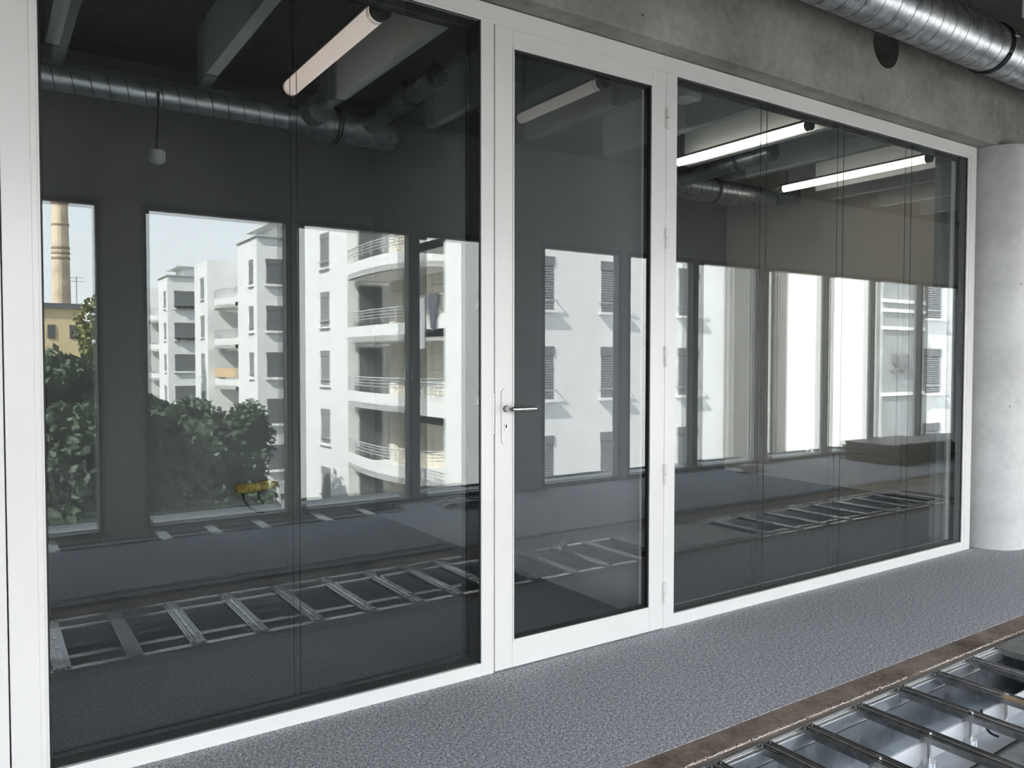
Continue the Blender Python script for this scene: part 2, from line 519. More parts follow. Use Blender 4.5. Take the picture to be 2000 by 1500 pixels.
# blue grip with wooden shaft lying on the bars, reflected in the door glass
g = empty('scraper', (2.45, -1.08, 0.006), 'blue handled scraper on the trench bars reflected in the door glass', 'tool')
obj('grip', MB().tube([(2.49, -1.10, 0.024), (2.51, -1.13, 0.03), (2.53, -1.17, 0.03)], 0.018, 10), M['blue'], g, smooth=True)
obj('blade', MB().box(2.475, 2.495, -1.10, -1.00, 0.0065, 0.0125), M['straw'], g)

# trench at the foot of the windows
wt = empty('window_trench', (1.3, -2.63, -0.1), 'narrow dark trench with short bars at the foot of the reflected windows', 'trench')
obj('tray', MB().box(-1.5, 2.35, -2.80, -2.56, -0.2, -0.15).box(-1.5, 2.35, -2.565, -2.56, -0.15, -0.004).box(-1.5, 2.35, -2.80, -2.795, -0.15, -0.03), M['rubber'], wt)
obj('edge_rail', MB().box(-1.5, 2.35, -2.790, -2.780, -0.03, 0.002).box(-1.5, 2.35, -2.772, -2.766, -0.03, 0.0), M['alu'], wt)
for x in (-0.4, 0.0, 0.30, 0.57, 0.85, 1.12, 1.40, 1.78, 2.08):
    obj('cross_bar', MB().box(x - 0.03, x + 0.03, -2.78, -2.56, -0.02, 0.001), M['galv_dark'], wt)

# ------------------------------------------------------------------ concrete beam with a round hole, column
YL = -0.08
XE = 4.324
beam = MB()
cx, cz, hr = 3.352, 2.388, 0.099
N = 48
x0, x1, z0, z1 = cx - 0.15, cx + 0.15, cz - 0.15, cz + 0.15
circ = [(cx + hr * math.cos(2 * PI * k / N), cz + hr * math.sin(2 * PI * k / N)) for k in range(N)]
def sq(k):
    a = 2 * PI * k / N
    c, s = math.cos(a), math.sin(a)
    t = 0.15 / max(abs(c), abs(s))
    return (cx + c * t, cz + s * t)
outer = [sq(k) for k in range(N)]
vs = [(x, YL, z) for x, z in circ] + [(x, YL, z) for x, z in outer] + [(x, 0.12, z) for x, z in circ]
fs = []
for k in range(N):
    j = (k + 1) % N
    fs.append((k, j, N + j, N + k)[::-1])
    fs.append((k, 2 * N + k, 2 * N + j, j)[::-1])
beam.add(vs, fs)
ZB, ZT = 2.104, 2.62
for a, b_, c, d in ((-5.2, x0, ZB, ZT), (x1, XE, ZB, ZT), (x0, x1, ZB, z0), (x0, x1, z1, ZT)):
    beam.add([(a, YL, c), (b_, YL, c), (b_, YL, d), (a, YL, d)], [(0, 1, 2, 3)])
beam.add([(-5.2, YL, ZB), (XE, YL, ZB), (XE, 0.12, ZB), (-5.2, 0.12, ZB)], [(3, 2, 1, 0)])
beam.add([(-5.2, 0.12, ZB), (XE, 0.12, ZB), (XE, 0.12, ZT), (-5.2, 0.12, ZT)], [(3, 2, 1, 0)])
beam.add([(XE, YL, ZB), (XE, 0.12, ZB), (XE, 0.12, ZT), (XE, YL, ZT)], [(0, 1, 2, 3)])
obj('wall_front', beam, M['concrete'], kind='structure', label='cast concrete beam with a round hole above the glass partition', cat='wall')
obj('hole_back', MB().tube([(cx, 0.08, cz), (cx, 0.11, cz)], hr * 1.03, 40), M['black'], kind='structure', label='dark inside of the round hole in the concrete beam', cat='opening')
b2 = MB().box(XE + 0.002, 13, YL + 0.012, 0.12, 2.112, ZT)
obj('wall_front', b2, M['concrete'], kind='structure', label='concrete beam end resting on top of the round column', cat='wall')
colm = MB().tube([(4.55, 0.005, 0), (4.55, 0.005, 2.112)], 0.168, 72)
obj('concrete_column', colm, M['column'], smooth=True, kind='structure', label='round pale concrete column with small pits at the right end of the partition', cat='column')
obj('wall_right', MB().box(4.70, 13, -0.02, 0.10, 0, 2.112), M['white_wall'], kind='structure', label='white wall continuing beyond the round column', cat='wall')
obj('wall_left', MB().box(-5.2, -0.30, -0.004, 0.10, 0, 2.104), M['white_frame'], kind='structure', label='white panelled wall left of the glazed partition', cat='wall')

# ------------------------------------------------------------------ glazed partition
XL0, XG0, XG1, XD0, XDg0, XDg1, XD1, XR0, XR1, XR2 = 0.045, 0.1205, 1.297, 1.3455, 1.418, 2.011, 2.086, 2.143, 4.241, 4.326
ZTI = 2.042
def frame_box(mb, x0, x1, z0, z1, y0=0.0, y1=0.085):
    mb.box(x0, x1, y0, y1, z0, z1)
# white posts and rails: one surround, jointed
tp = empty('trim_1', (2.2, 0.0, 0.0), 'white lacquered frame around the whole glazed partition', 'frame', kind='structure')
FR = lambda name, mb, **k: obj(name, mb, M['white_frame'], tp, bevel=0.002, **k)
FR('head_rail', MB().box(XL0 - 0.35, XR2, 0.0, 0.085, ZTI, 2.1005))
FR('head_bead', MB().box(XG0 - 0.004, XD0 - 0.008, -0.0035, 0.004, ZTI, ZTI + 0.010).box(XD1 + 0.012, XR1 + 0.004, -0.0035, 0.004, ZTI - 0.006, ZTI + 0.004))
FR('sill_rail', MB().box(XL0 - 0.35, XG1 + 0.002, 0.0, 0.085, -0.012, 0.040).box(XR0 - 0.002, XR2, 0.0, 0.085, -0.012, 0.046))
FR('post', MB().box(XL0, XG0, -0.001, 0.085, 0, 2.1).box(XG0 - 0.018, XG0 - 0.005, -0.004, 0.01, 0.0, 2.1))
FR('jamb_panel', MB().box(-0.30, XL0 - 0.003, -0.001, 0.085, 0, 2.1))
FR('post', MB().box(XG1, XD0 - 0.002, -0.001, 0.085, 0, 2.043))
FR('post', MB().box(XD1 + 0.002, XR0, -0.001, 0.085, 0, 2.043))
FR('post', MB().box(XR1, XR2, -0.001, 0.085, 0, 2.1).box(XR1 + 0.022, XR1 + 0.028, -0.004, 0.01, 0.0, 2.06))

def glazing(name, label, spans, za, zb, yb, par_x):
    w_ = empty(name, (par_x, 0.0, za), label, 'window', kind='structure')
    for y in (0.006, yb):
        for a, b_ in spans:
            mb = MB()
            x0, x1 = a + 0.0006, b_ - 0.0006
            mb.add([(x0, y, za), (x1, y, za), (x1, y, zb), (x0, y, zb)], [(0, 1, 2, 3)], 0)
            mb.add([(x0, y, za), (x1, y, za), (x1, y, zb), (x0, y, zb), (x0, y + 0.003, za), (x1, y + 0.003, za), (x1, y + 0.003, zb), (x0, y + 0.003, zb)],
                   [(0, 3, 7, 4), (1, 5, 6, 2)], 1)
            obj('glass_pane', mb, [M['glass'], M['glass_edge']], w_)
    # black gasket lining between the two panes
    A, B = spans[0][0], spans[-1][1]
    g_ = MB()
    yy = yb + 0.012
    g_.box(A - 0.001, A + 0.004, 0.004, yy, za, zb)
    g_.box(B - 0.004, B + 0.001, 0.004, yy, za, zb)
    g_.box(A, B, 0.012, yb, za - 0.001, za + 0.003)
    g_.box(A, B, 0.012, yb, zb - 0.003, zb + 0.001)
    g_.box(A, B, 0.0, 0.005, zb - 0.001, zb + 0.001)
    obj('gasket', g_, M['black'], w_)
    # inner frame rebate behind the second pane
    h = MB()
    h.box(A, B, yb + 0.008, yb + 0.02, zb - 0.012, zb).box(A, B, yb + 0.008, yb + 0.02, za, za + 0.008)
    h.box(B - 0.010, B, yb + 0.008, yb + 0.02, za, zb).box(A, A + 0.010, yb + 0.008, yb + 0.02, za, zb)
    obj('inner_frame', h, M['black'], w_)
    return w_
glazing('window_1', 'large two-pane double glazed wall section left of the door', [(XG0, 0.7186), (0.7186, XG1)], 0.040, ZTI, 0.060, 0.7)
glazing('window_2', 'wide four-pane double glazed wall section right of the door', [(XR0, 2.6586), (2.6586, 3.181), (3.181, 3.726), (3.726, XR1)], 0.046, ZTI - 0.004, 0.036, 3.2)

# door
dr = empty('door_1', (XD0, 0.0, 0.0), 'white framed glass door with steel lever handle and five hinges', 'door', kind='structure')
D = lambda name, mb, m=M['white_frame'], par=dr, bv=0.0015, **k: obj(name, mb, m, par, bevel=bv, **k)
g0, g1 = XD0 + 0.0015, XD1 - 0.0015
D('stile', MB().box(g0, XDg0 - 0.006, -0.003, 0.055, 0.004, 2.040))
D('stile', MB().box(XDg1 + 0.006, g1, -0.003, 0.055, 0.004, 2.040))
D('top_rail', MB().box(XDg0 - 0.0055, XDg1 + 0.0055, -0.003, 0.055, 1.984, 2.040))
D('bottom_rail', MB().box(XDg0 - 0.0055, XDg1 + 0.0055, -0.003, 0.055, 0.004, 0.089))
bd = MB()
bd.box(XDg0 - 0.0055, XDg0, -0.006, 0.02, 0.089, 1.984).box(XDg1, XDg1 + 0.0055, -0.006, 0.02, 0.089, 1.984)
bd.box(XDg0, XDg1, -0.006, 0.02, 1.978, 1.984).box(XDg0, XDg1, -0.006, 0.02, 0.089, 0.095)
D('glazing_bead', bd)
gk = MB()
e = 0.005
gk.box(XDg0, XDg0 + 0.003, -0.003, 0.03, 0.095, 1.978).box(XDg1 - e, XDg1, -0.002, 0.03, 0.095, 1.978)
gk.box(XDg0, XDg1, -0.002, 0.03, 1.978 - e, 1.978).box(XDg0, XDg1, -0.002, 0.03, 0.095, 0.099)
D('gasket', gk, M['black'], bv=0)
dg = MB().add([(XDg0, 0.006, 0.095), (XDg1, 0.006, 0.095), (XDg1, 0.006, 1.978), (XDg0, 0.006, 1.978)], [(0, 1, 2, 3)])
obj('glass_pane', dg, M['door_glass'], dr)
obj('shadow_gap', MB().box(XD0 - 0.0015, XD0 + 0.0015, 0.03, 0.04, 0, 2.043).box(XD1 - 0.0015, XD1 + 0.0015, 0.03, 0.04, 0, 2.043).box(XD0, XD1, 0.03, 0.04, 2.040, 2.044), M['black'], dr)
# escutcheon
hx, hz0, hz1, hw = 1.3835, 0.728, 0.907, 0.0155
poly = []
for k in range(13):
    a = PI * k / 12
    poly.append((hx + hw * math.cos(a), hz1 - hw + hw * math.sin(a)))
for k in range(13):
    a = PI + PI * k / 12
    poly.append((hx + hw * math.cos(a), hz0 + hw + hw * math.sin(a)))
pl = MB()
n = len(poly)
vs = [(x, -0.009, z) for x, z in poly] + [(x, -0.002, z) for x, z in poly]
pl.add(vs, [tuple(range(n))] + [(k, n + k, n + (k + 1) % n, (k + 1) % n) for k in range(n)])
esc = D('handle_plate', pl, M['white_frame'], bv=0.0012)
hd = MB()
zh = 0.8425
hd.tube([(hx, -0.009, zh), (hx, -0.030, zh), (hx, -0.040, zh), (hx + 0.004, -0.0475, zh), (hx + 0.012, -0.050, zh), (hx + 0.04, -0.050, zh), (hx + 0.076, -0.050, zh), (hx + 0.085, -0.0475, zh), (hx + 0.089, -0.040, zh), (hx + 0.089, -0.022, zh)], 0.0092, 16)
obj('lever_handle', hd, M['steel'], dr, smooth=True, label='brushed steel lever handle')
obj('handle_collar', MB().tube([(hx, -0.0085, zh), (hx, -0.013, zh)], 0.0105, 24), M['joint'], dr, smooth=True)
hd2 = MB().tube([(hx, 0.055, zh), (hx, 0.095, zh), (hx + 0.01, 0.102, zh), (hx + 0.09, 0.102, zh), (hx + 0.1, 0.09, zh)], 0.0075, 12)
obj('lever_handle', hd2, M['steel'], dr, smooth=True)
kz = 0.789
ky = MB().tube([(hx, -0.0095, kz), (hx, -0.0115, kz)], 0.0068, 20)
ky.box(hx - 0.0032, hx + 0.0032, -0.0115, -0.009, kz - 0.018, kz)
obj('lock_cylinder', ky, M['steel'], dr)
obj('keyhole', MB().tube([(hx, -0.0114, kz + 0.001), (hx, -0.0119, kz + 0.001)], 0.003, 12).box(hx - 0.0011, hx + 0.0011, -0.0119, -0.0114, kz - 0.011, kz), M['black'], dr)
obj('strike_plate', MB().box(XD0 - 0.0052, XD0 - 0.0015, -0.0028, 0.01, 0.765, 0.893), M['galv_tray'], dr)
for z in (1.874, 1.442, 1.010, 0.576, 0.137):
    hg = MB().tube([(XD1 + 0.001, -0.008, z + 0.002), (XD1 + 0.001, -0.008, z + 0.037)], 0.0075, 14)
    hg.box(XD1 - 0.004, XD1 + 0.001, -0.006, -0.001, z + 0.002, z + 0.037)
    hg.tube([(XD1 + 0.001, -0.008, z - 0.037), (XD1 + 0.001, -0.008, z - 0.001)], 0.0062, 14)
    hg.box(XD1 + 0.001, XD1 + 0.010, -0.006, 0.0, z - 0.001, z + 0.0)
    obj('hinge', hg, M['white_frame'], dr, smooth=True)

# ------------------------------------------------------------------ ceiling and facade wall of the corridor
ZC = 2.60
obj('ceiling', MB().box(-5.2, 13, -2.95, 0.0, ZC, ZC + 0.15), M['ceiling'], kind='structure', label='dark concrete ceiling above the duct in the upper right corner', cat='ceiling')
WIN = [(-4.5, -3.8), (-3.6, -2.85), (-2.75, -2.0), (-1.75, -1.0), (-0.86, -0.13), (-0.03, 0.542), (0.815, 1.60), (1.722, 2.452), (2.59, 3.30), (3.61, 4.36), (4.49, 5.23), (5.36, 6.135), (6.33, 7.19), (7.29, 8.03), (8.12, 8.95), (9.08, 9.8), (10.0, 10.7), (10.9, 11.6), (11.8, 12.5)]
YW = -2.81
ZW0, ZW1 = 0.035, 1.853
wb = MB()
wb.box(-5.2, 13, YW - 0.10, YW, ZW1 + 0.035, ZC)
wb.box(-5.2, 13, YW - 0.10, YW + 0.008, -0.3, -0.005)
edges = [-5.2]
for a, b_ in WIN: edges += [a - 0.03, b_ + 0.03]
edges.append(13)
for i in range(0, len(edges), 2):
    wb.box(edges[i], edges[i + 1], YW - 0.10, YW, -0.005, ZW1 + 0.035)
obj('wall_back', wb, M['white_wall'], kind='structure', label='facade wall with a row of floor to ceiling windows, reflected in the glass', cat='wall')
obj('trim_2', MB().box(-5.2, 13, YW, YW + 0.012, ZW1 + 0.10, ZW1 + 0.115).box(-5.2, 13, YW, YW + 0.02, ZW1 + 0.04, ZW1 + 0.05), M['white_wall'], kind='structure', label='thin shadow moulding running above the reflected facade windows', cat='trim')
for i, (a, b_) in enumerate(WIN):
    seen = a > -0.1 and a < 9.5
    w_ = empty('window_%d' % (i + 3), (a, YW, ZW0), 'tall facade window number %s from the left reflected in the glazed partition' % ('first second third fourth fifth sixth seventh eighth ninth tenth eleventh'.split()[i - 5]) if seen and i - 5 < 11 else 'tall facade window of the corridor outside the view', 'window', kind='structure')
    if seen and i - 5 < 11:
        w_['label'] = '%s tall facade window from the left as reflected in the glass' % ('first second third fourth fifth sixth seventh eighth ninth tenth eleventh'.split()[i - 5])
    fm = MB()
    t_ = 0.028
    fm.box(a - 0.03, a, YW - 0.06, YW + 0.006, ZW0 - 0.03, ZW1 + 0.035).box(b_, b_ + 0.03, YW - 0.06, YW + 0.006, ZW0 - 0.03, ZW1 + 0.035)
    fm.box(a, b_, YW - 0.06, YW + 0.006, ZW1, ZW1 + 0.035).box(a, b_, YW - 0.06, YW + 0.006, ZW0 - 0.035, ZW0)
    obj('window_frame', fm, M['win_frame'], w_)
    obj('glass_pane', MB().add([(a, YW - 0.03, ZW0), (b_, YW - 0.03, ZW0), (b_, YW - 0.03, ZW1), (a, YW - 0.03, ZW1)], [(0, 1, 2, 3)]), M['win_glass'], w_)
    obj('window_sill', MB().box(a, b_, YW - 0.20, YW - 0.06, ZW0 - 0.035, ZW0 + 0.004).box(a - 0.02, b_ + 0.02, YW - 0.205, YW - 0.195, ZW0 - 0.02, ZW0 + 0.02), M['sill_alu'], w_)
    if i in (7, 10, 13):
        obj('window_handle', MB().tube([(b_ + 0.012, YW, 0.94), (b_ + 0.012, YW + 0.03, 0.94), (b_ + 0.012, YW + 0.035, 0.84)], 0.006, 8), M['steel'], w_, smooth=True)
obj('wall_side', MB().box(-5.3, -5.2, -2.95, 0.1, -0.3, ZC), M['white_wall'], kind='structure', label='end wall of the corridor far behind the camera', cat='wall')
obj('wall_side', MB().box(13, 13.1, -2.95, 0.1, -0.3, ZC), M['white_wall'], kind='structure', label='far end wall of the corridor beyond the column', cat='wall')

# ------------------------------------------------------------------ round ducts
def helix_seam(mb, p0, length, r, pitch, tr_=0.0022, axis='x'):
    turns = length / pitch
    n = int(turns * 28)
    pts = []
    for i in range(n + 1):
        a = 2 * PI * i / 28
        q = length * i / n
        c, s = r * math.cos(a), r * math.sin(a)
        pts.append((p0[0] + q, p0[1] + c, p0[2] + s) if axis == 'x' else (p0[0] + c, p0[1] + q, p0[2] + s))
    mb.tube(pts, tr_, 5, cap=True)

def clamp(mb, p, r, axis='x'):
    for d in (-0.008, 0.008):
        ring = []
        for k in range(33):
            a = 2 * PI * k / 32
            c, s = r * math.cos(a), r * math.sin(a)
            ring.append((p[0] + d, p[1] + c, p[2] + s) if axis == 'x' else (p[0] + c, p[1] + d, p[2] + s))
        mb.tube(ring, 0.006, 6, cap=False)

dc = empty('spiral_duct', (2.5, -0.30, 2.40), 'shiny galvanised spiral duct running under the ceiling at upper right', 'duct')
body = MB().tube([(-5.1, -0.30, 2.403), (12.9, -0.30, 2.403)], 0.103, 64)
obj('duct_body', body, M['galv'], dc, smooth=True)
hs = MB(); helix_seam(hs, (1.9, -0.30, 2.403), 3.2, 0.1030, 0.098, 0.0020)
obj('spiral_seam', hs, M['galv_dark'], dc, smooth=True)
hs = MB(); helix_seam(hs, (1.949, -0.30, 2.403), 3.2, 0.1028, 0.098, 0.0014)
obj('raised_seam', hs, M['alu'], dc, smooth=True)
cl = MB(); clamp(cl, (3.80, -0.30, 2.403), 0.105)
obj('clamp_ring', cl, M['rubber'], dc, smooth=True)
obj('hanger_rod', MB().tube([(3.62, -0.30, 2.50), (3.62, -0.30, 2.60)], 0.0035, 8), M['steel'], dc)
obj('clamp_bolt', MB().tube([(3.80, -0.405, 2.425), (3.83, -0.412, 2.425)], 0.004, 8), M['steel'], dc)

# white baffles and tube lights over the corridor
def baffle(x, ya, yb, z, label, group, h_=0.24):
    o = obj('acoustic_baffle', MB().box(x - 0.024, x + 0.024, ya, yb, z, z + h_), M['baffle'], label=label, cat='baffle', group=group, bevel=0.002)
    for yy in (ya + (yb - ya) * 0.15, ya + (yb - ya) * 0.85):
        obj('hanger_wire', MB().tube([(x, yy, z + h_), (x, yy, ZC)], 0.003, 6), M['steel'], o)
    return o
ORD = 'first second third fourth fifth sixth seventh eighth ninth tenth eleventh twelfth thirteenth fourteenth fifteenth sixteenth'.split()
for k, x in enumerate([-1.4, -0.86, -0.29, 0.28, 0.84, 1.40, 1.965, 2.52, 3.08, 3.64, 4.20, 4.77, 5.33, 5.9, 6.5, 7.1]):
    if x == 3.08:
        baffle(x, -0.76, -1.48, 2.2, 'white hanging baffle end at the top right corner beside the duct', None)
    else:
        baffle(x, -0.76, -1.48, 2.2, '%s white baffle from the left over the corridor, faintly reflected in the glass' % ORD[k], 'corridor ceiling baffles')

def tube_light(x, ya, yb, z, m, label, r=0.026):
    t = empty('tube_light', (x, (ya + yb) / 2, z), label, 'lamp')
    s = 1 if yb > ya else -1
    obj('tube', MB().tube([(x, ya + s * 0.03, z), (x, yb - s * 0.03, z)], r, 20), m, t, smooth=True)
    for yy, q in ((ya, s), (yb, -s)):
        obj('end_cap', MB().tube([(x, yy, z), (x, yy + q * 0.03, z)], r * 1.08, 20), M['rubber'], t, smooth=True)
    obj('backing_rail', MB().box(x - r * 0.8, x + r * 0.8, ya, yb, z + r * 0.75, z + r * 1.25), M['joint'], t)
    for yy in (ya + s * 0.045, ya + s * 0.055, yb - s * 0.045):
        cr = MB()
        cr.tube([(x + r * 1.02 * math.cos(a * PI / 12), yy, z + r * 1.02 * math.sin(a * PI / 12)) for a in range(25)], 0.0015, 5, cap=False)
        obj('clip', cr, M['steel'], t)
    for yy in (ya + s * 0.055, yb - s * 0.055):
        obj('bracket', MB().box(x - 0.006, x + 0.006, yy - 0.005, yy + 0.005, z + r, ZC), M['joint'], t)
    obj('feed_cable', MB().tube([(x, ya, z), (x + 0.01, ya - s * 0.03, z + 0.01), (x + 0.02, ya - s * 0.035, z + 0.06), (x + 0.01, ya, z + 0.2), (x, ya + s * 0.05, z + 0.4)], 0.004, 8), M['rubber'], t, smooth=True)
    return t
tube_light(2.30, -0.58, -1.26, 2.22, emit_mat('corridor_tube', (1.0, 0.86, 0.78), 0.7), 'dim tube lamp over the corridor, reflected high in the door glass')

# ------------------------------------------------------------------ rooms behind the glass
YR = 2.62
obj('floor', MB().box(-2.5, 8.4, 0.09, 2.95, -0.02, 0.0), M['carpet_dark'], kind='structure', label='dark carpet of the rooms behind the glass partition', cat='floor')
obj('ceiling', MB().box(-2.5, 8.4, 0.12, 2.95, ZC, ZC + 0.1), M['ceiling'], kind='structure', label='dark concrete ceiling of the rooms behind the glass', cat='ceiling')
obj('wall_rear', MB().box(-2.5, 2.11, YR, YR + 0.1, 0, ZC), M['grey_wall'], kind='structure', label='dim rear wall of the room behind the left glazing', cat='wall')
obj('wall_rear', MB().box(2.14, 8.4, 2.77, 2.87, 0, ZC), M['grey_wall'], kind='structure', label='rear wall of the lit room behind the right glazing', cat='wall')
obj('wall_partition', MB().box(2.112, 2.138, 0.09, 2.77, 0, ZC), M['part_wall'], kind='structure', label='white partition wall meeting the glazing at the hinge side of the door', cat='wall')
obj('wall_partition', MB().box(5.6, 5.66, 0.89, 2.77, 0, ZC), M['warm_wall'], kind='structure', label='warmly lit side wall seen through the right glazing', cat='wall')
obj('wall_side', MB().box(-2.6, -2.5, 0.09, 2.95, 0, ZC), M['grey_wall'], kind='structure', label='left side wall of the room behind the left glazing', cat='wall')
obj('wall_side', MB().box(8.4, 8.5, 0.09, 2.95, 0, ZC), M['grey_wall'], kind='structure', label='side wall closing the passage behind the right glazing', cat='wall')

obj('wall_front', MB().box(4.335, 8.4, 0.19, 0.22, 0, 2.6), M['grey_wall'], kind='structure', label='grey lining behind the round column at the right end of the glazing', cat='wall')
tube_light(1.165, 0.43, 1.42, 2.2, M['lamp_dim'], 'pinkish dim tube lamp seen high in the left glazing', 0.034)
tube_light(3.555, 0.44, 1.40, 2.2, M['lamp_bright'], 'bright tube lamp nearer the door behind the right glazing', 0.024)
tube_light(4.72, 0.45, 1.52, 2.2, M['lamp_bright'], 'bright tube lamp nearer the column behind the right glazing', 0.024)
bl = ['first', 'second', 'third']
for i, x in enumerate((0.25, 0.835, 1.41)):
    baffle(x, 0.42, 1.415, 2.2, '%s white baffle from the left in the dark room behind the left glazing' % bl[i], 'baffles behind the left glazing')
bl = ['first', 'second', 'third', 'fourth']
for i, x in enumerate((3.11, 3.68, 4.25, 5.0)):
    baffle(x, 0.42, 1.42, 2.2, '%s white baffle from the door side in the lit room behind the right glazing' % bl[i], 'baffles behind the right glazing')

def room_duct(xa, xb, xc, xd, xclamp, xstub, xbr, label):
    """thin duct xa-xb, wide duct xc-xd, clamp, capped stub and a branch with a round grille"""
    t = empty('branch_duct', ((xc + xd) / 2, 1.72, 2.17), label, 'duct')
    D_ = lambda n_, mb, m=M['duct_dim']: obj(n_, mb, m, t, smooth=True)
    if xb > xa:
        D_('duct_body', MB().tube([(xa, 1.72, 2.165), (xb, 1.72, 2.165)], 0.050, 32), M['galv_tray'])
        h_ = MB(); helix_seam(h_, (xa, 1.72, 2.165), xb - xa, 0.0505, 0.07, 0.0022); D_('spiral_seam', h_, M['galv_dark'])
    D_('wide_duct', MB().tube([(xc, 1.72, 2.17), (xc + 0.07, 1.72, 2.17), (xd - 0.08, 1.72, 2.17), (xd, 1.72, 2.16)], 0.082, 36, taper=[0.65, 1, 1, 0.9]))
    h_ = MB(); helix_seam(h_, (xc + 0.08, 1.72, 2.17), xd - xc - 0.18, 0.0825, 0.05, 0.0020); D_('spiral_seam', h_, M['galv_dark'])
    cl_ = MB(); clamp(cl_, (xclamp, 1.72, 2.17), 0.084); D_('clamp_ring', cl_, M['rubber'])
    D_('capped_stub', MB().tube([(xstub, 1.70, 2.19), (xstub, 1.55, 2.19)], 0.066, 32))
    D_('branch', MB().tube([(xbr, 1.72, 2.19), (xbr - 0.02, 0.93, 2.21)], 0.052, 28))
    cl_ = MB(); clamp(cl_, (xbr - 0.015, 1.16, 2.205), 0.055, 'y'); D_('clamp_ring', cl_, M['rubber'])
    gx = xbr - 0.02
    D_('outlet', MB().tube([(gx, 0.93, 2.21), (gx, 0.915, 2.21)], 0.054, 28))
    gr = MB()
    for k in range(-4, 5):
        d = k * 0.0115
        l_ = math.sqrt(max(0, 0.05 ** 2 - d * d))
        gr.box(gx + d - 0.0012, gx + d + 0.0012, 0.905, 0.909, 2.21 - l_, 2.21 + l_)
        gr.box(gx - l_, gx + l_, 0.905, 0.909, 2.21 + d - 0.0012, 2.21 + d + 0.0012)
    D_('grille', gr, M['galv_dark'])
    D_('grille_back', MB().tube([(gx, 0.914, 2.21), (gx, 0.911, 2.21)], 0.05, 28), M['black'])
    for x_ in (xclamp, xc + 0.15):
        D_('hanger_rod', MB().tube([(x_, 1.72, 2.25), (x_, 1.72, ZC)], 0.004, 6), M['galv_dark'])
    return t
room_duct(0.02, 1.28, 1.26, 1.82, 1.50, 1.36, 1.66, 'dim spiral duct with grille outlet seen through the left glazing')
room_duct(3.0, 2.2, 2.20, 4.85, 4.24, 4.93, 3.88, 'dim spiral duct with grille outlet seen through the right glazing')

# hanging detector in the left room, ceiling detectors in the right room
dt = empty('hanging_detector', (0.665, 1.7, 1.86), 'white round detector dangling on a black cable behind the left glazing', 'detector')
obj('cable', MB().tube([(0.668, 1.66, 2.165), (0.668, 1.665, 2.12), (0.672, 1.7, 2.04), (0.666, 1.7, 1.98), (0.664, 1.7, 1.92)], 0.005, 8), M['rubber'], dt, smooth=True)
obj('detector_body', MB().tube([(0.664, 1.7, 1.918), (0.664, 1.7, 1.91), (0.664, 1.7, 1.875), (0.664, 1.7, 1.862), (0.664, 1.7, 1.858)], 0.036, 24, taper=[0.9, 1, 1, 0.7, 0.4]), M['pvc'], dt, smooth=True)
dt = empty('ceiling_detector', (2.72, 0.52, 2.2), 'pair of white round detectors at the top corner beside the door', 'detector')
obj('mount', MB().box(2.66, 2.80, 0.50, 0.56, 2.27, 2.285).tube([(2.72, 0.52, 2.28), (2.72, 0.52, 2.6)], 0.012, 10), M['pvc'], dt)
obj('detector_body', MB().tube([(2.70, 0.5, 2.27), (2.70, 0.5, 2.225), (2.70, 0.5, 2.222), (2.70, 0.5, 2.19), (2.70, 0.5, 2.175)], 0.055, 28, taper=[0.9, 0.9, 1, 0.95, 0.6]), M['pvc'], dt, smooth=True)
obj('detector_body', MB().tube([(2.80, 0.53, 2.27), (2.80, 0.53, 2.215), (2.80, 0.53, 2.21)], 0.028, 24, taper=[1, 1, 0.8]), M['pvc'], dt, smooth=True)

# brown stub with dangling cables on the left room's rear wall
pb = empty('pipe_stub', (1.32, 2.55, 0.1), 'brown insulated pipe stub with black cables low in the left glazing', 'pipe')
obj('insulation', MB().tube([(1.215, 2.55, 0.247), (1.24, 2.55, 0.249), (1.33, 2.55, 0.252), (1.42, 2.55, 0.262), (1.44, 2.55, 0.264)], 0.028, 16, taper=[0.8, 1, 0.95, 1, 0.5]), M['pipe_brown'], pb, smooth=True)
obj('cable', MB().tube([(1.25, 2.55, 0.235), (1.255, 2.55, 0.19), (1.285, 2.55, 0.14), (1.33, 2.55, 0.105), (1.37, 2.55, 0.10)], 0.006, 8), M['rubber'], pb, smooth=True)
obj('cable', MB().tube([(1.34, 2.55, 0.235), (1.345, 2.55, 0.18), (1.37, 2.55, 0.15)], 0.006, 8), M['rubber'], pb, smooth=True)
obj('bracket', MB().box(1.30, 1.32, 2.55, 2.62, 0.24, 0.26), M['steel'], pb)

# stack of dark floor panels near the windows at the right
for q, (xa, ya, nn) in enumerate(((7.15, -2.02, 11), (8.35, -2.12, 9))):
    for k in range(nn):
        dx, dy = random.uniform(-0.05, 0.05), random.uniform(-0.03, 0.03)
        last = k == nn - 1
        obj('floor_panel', MB().box(xa + dx, xa + dx + 1.0, ya + dy - 0.55, ya + dy, k * 0.017, k * 0.017 + 0.0145), M['board' if not last else 'plate'],
            label=('top grey board of the stack, reflected before the right windows' if q == 0 else 'top grey board of the far stack, reflected at the far right') if last else 'dark raised floor panel in the stacks reflected at the right windows', cat='panel', group='stacked floor panels', bevel=0.002)
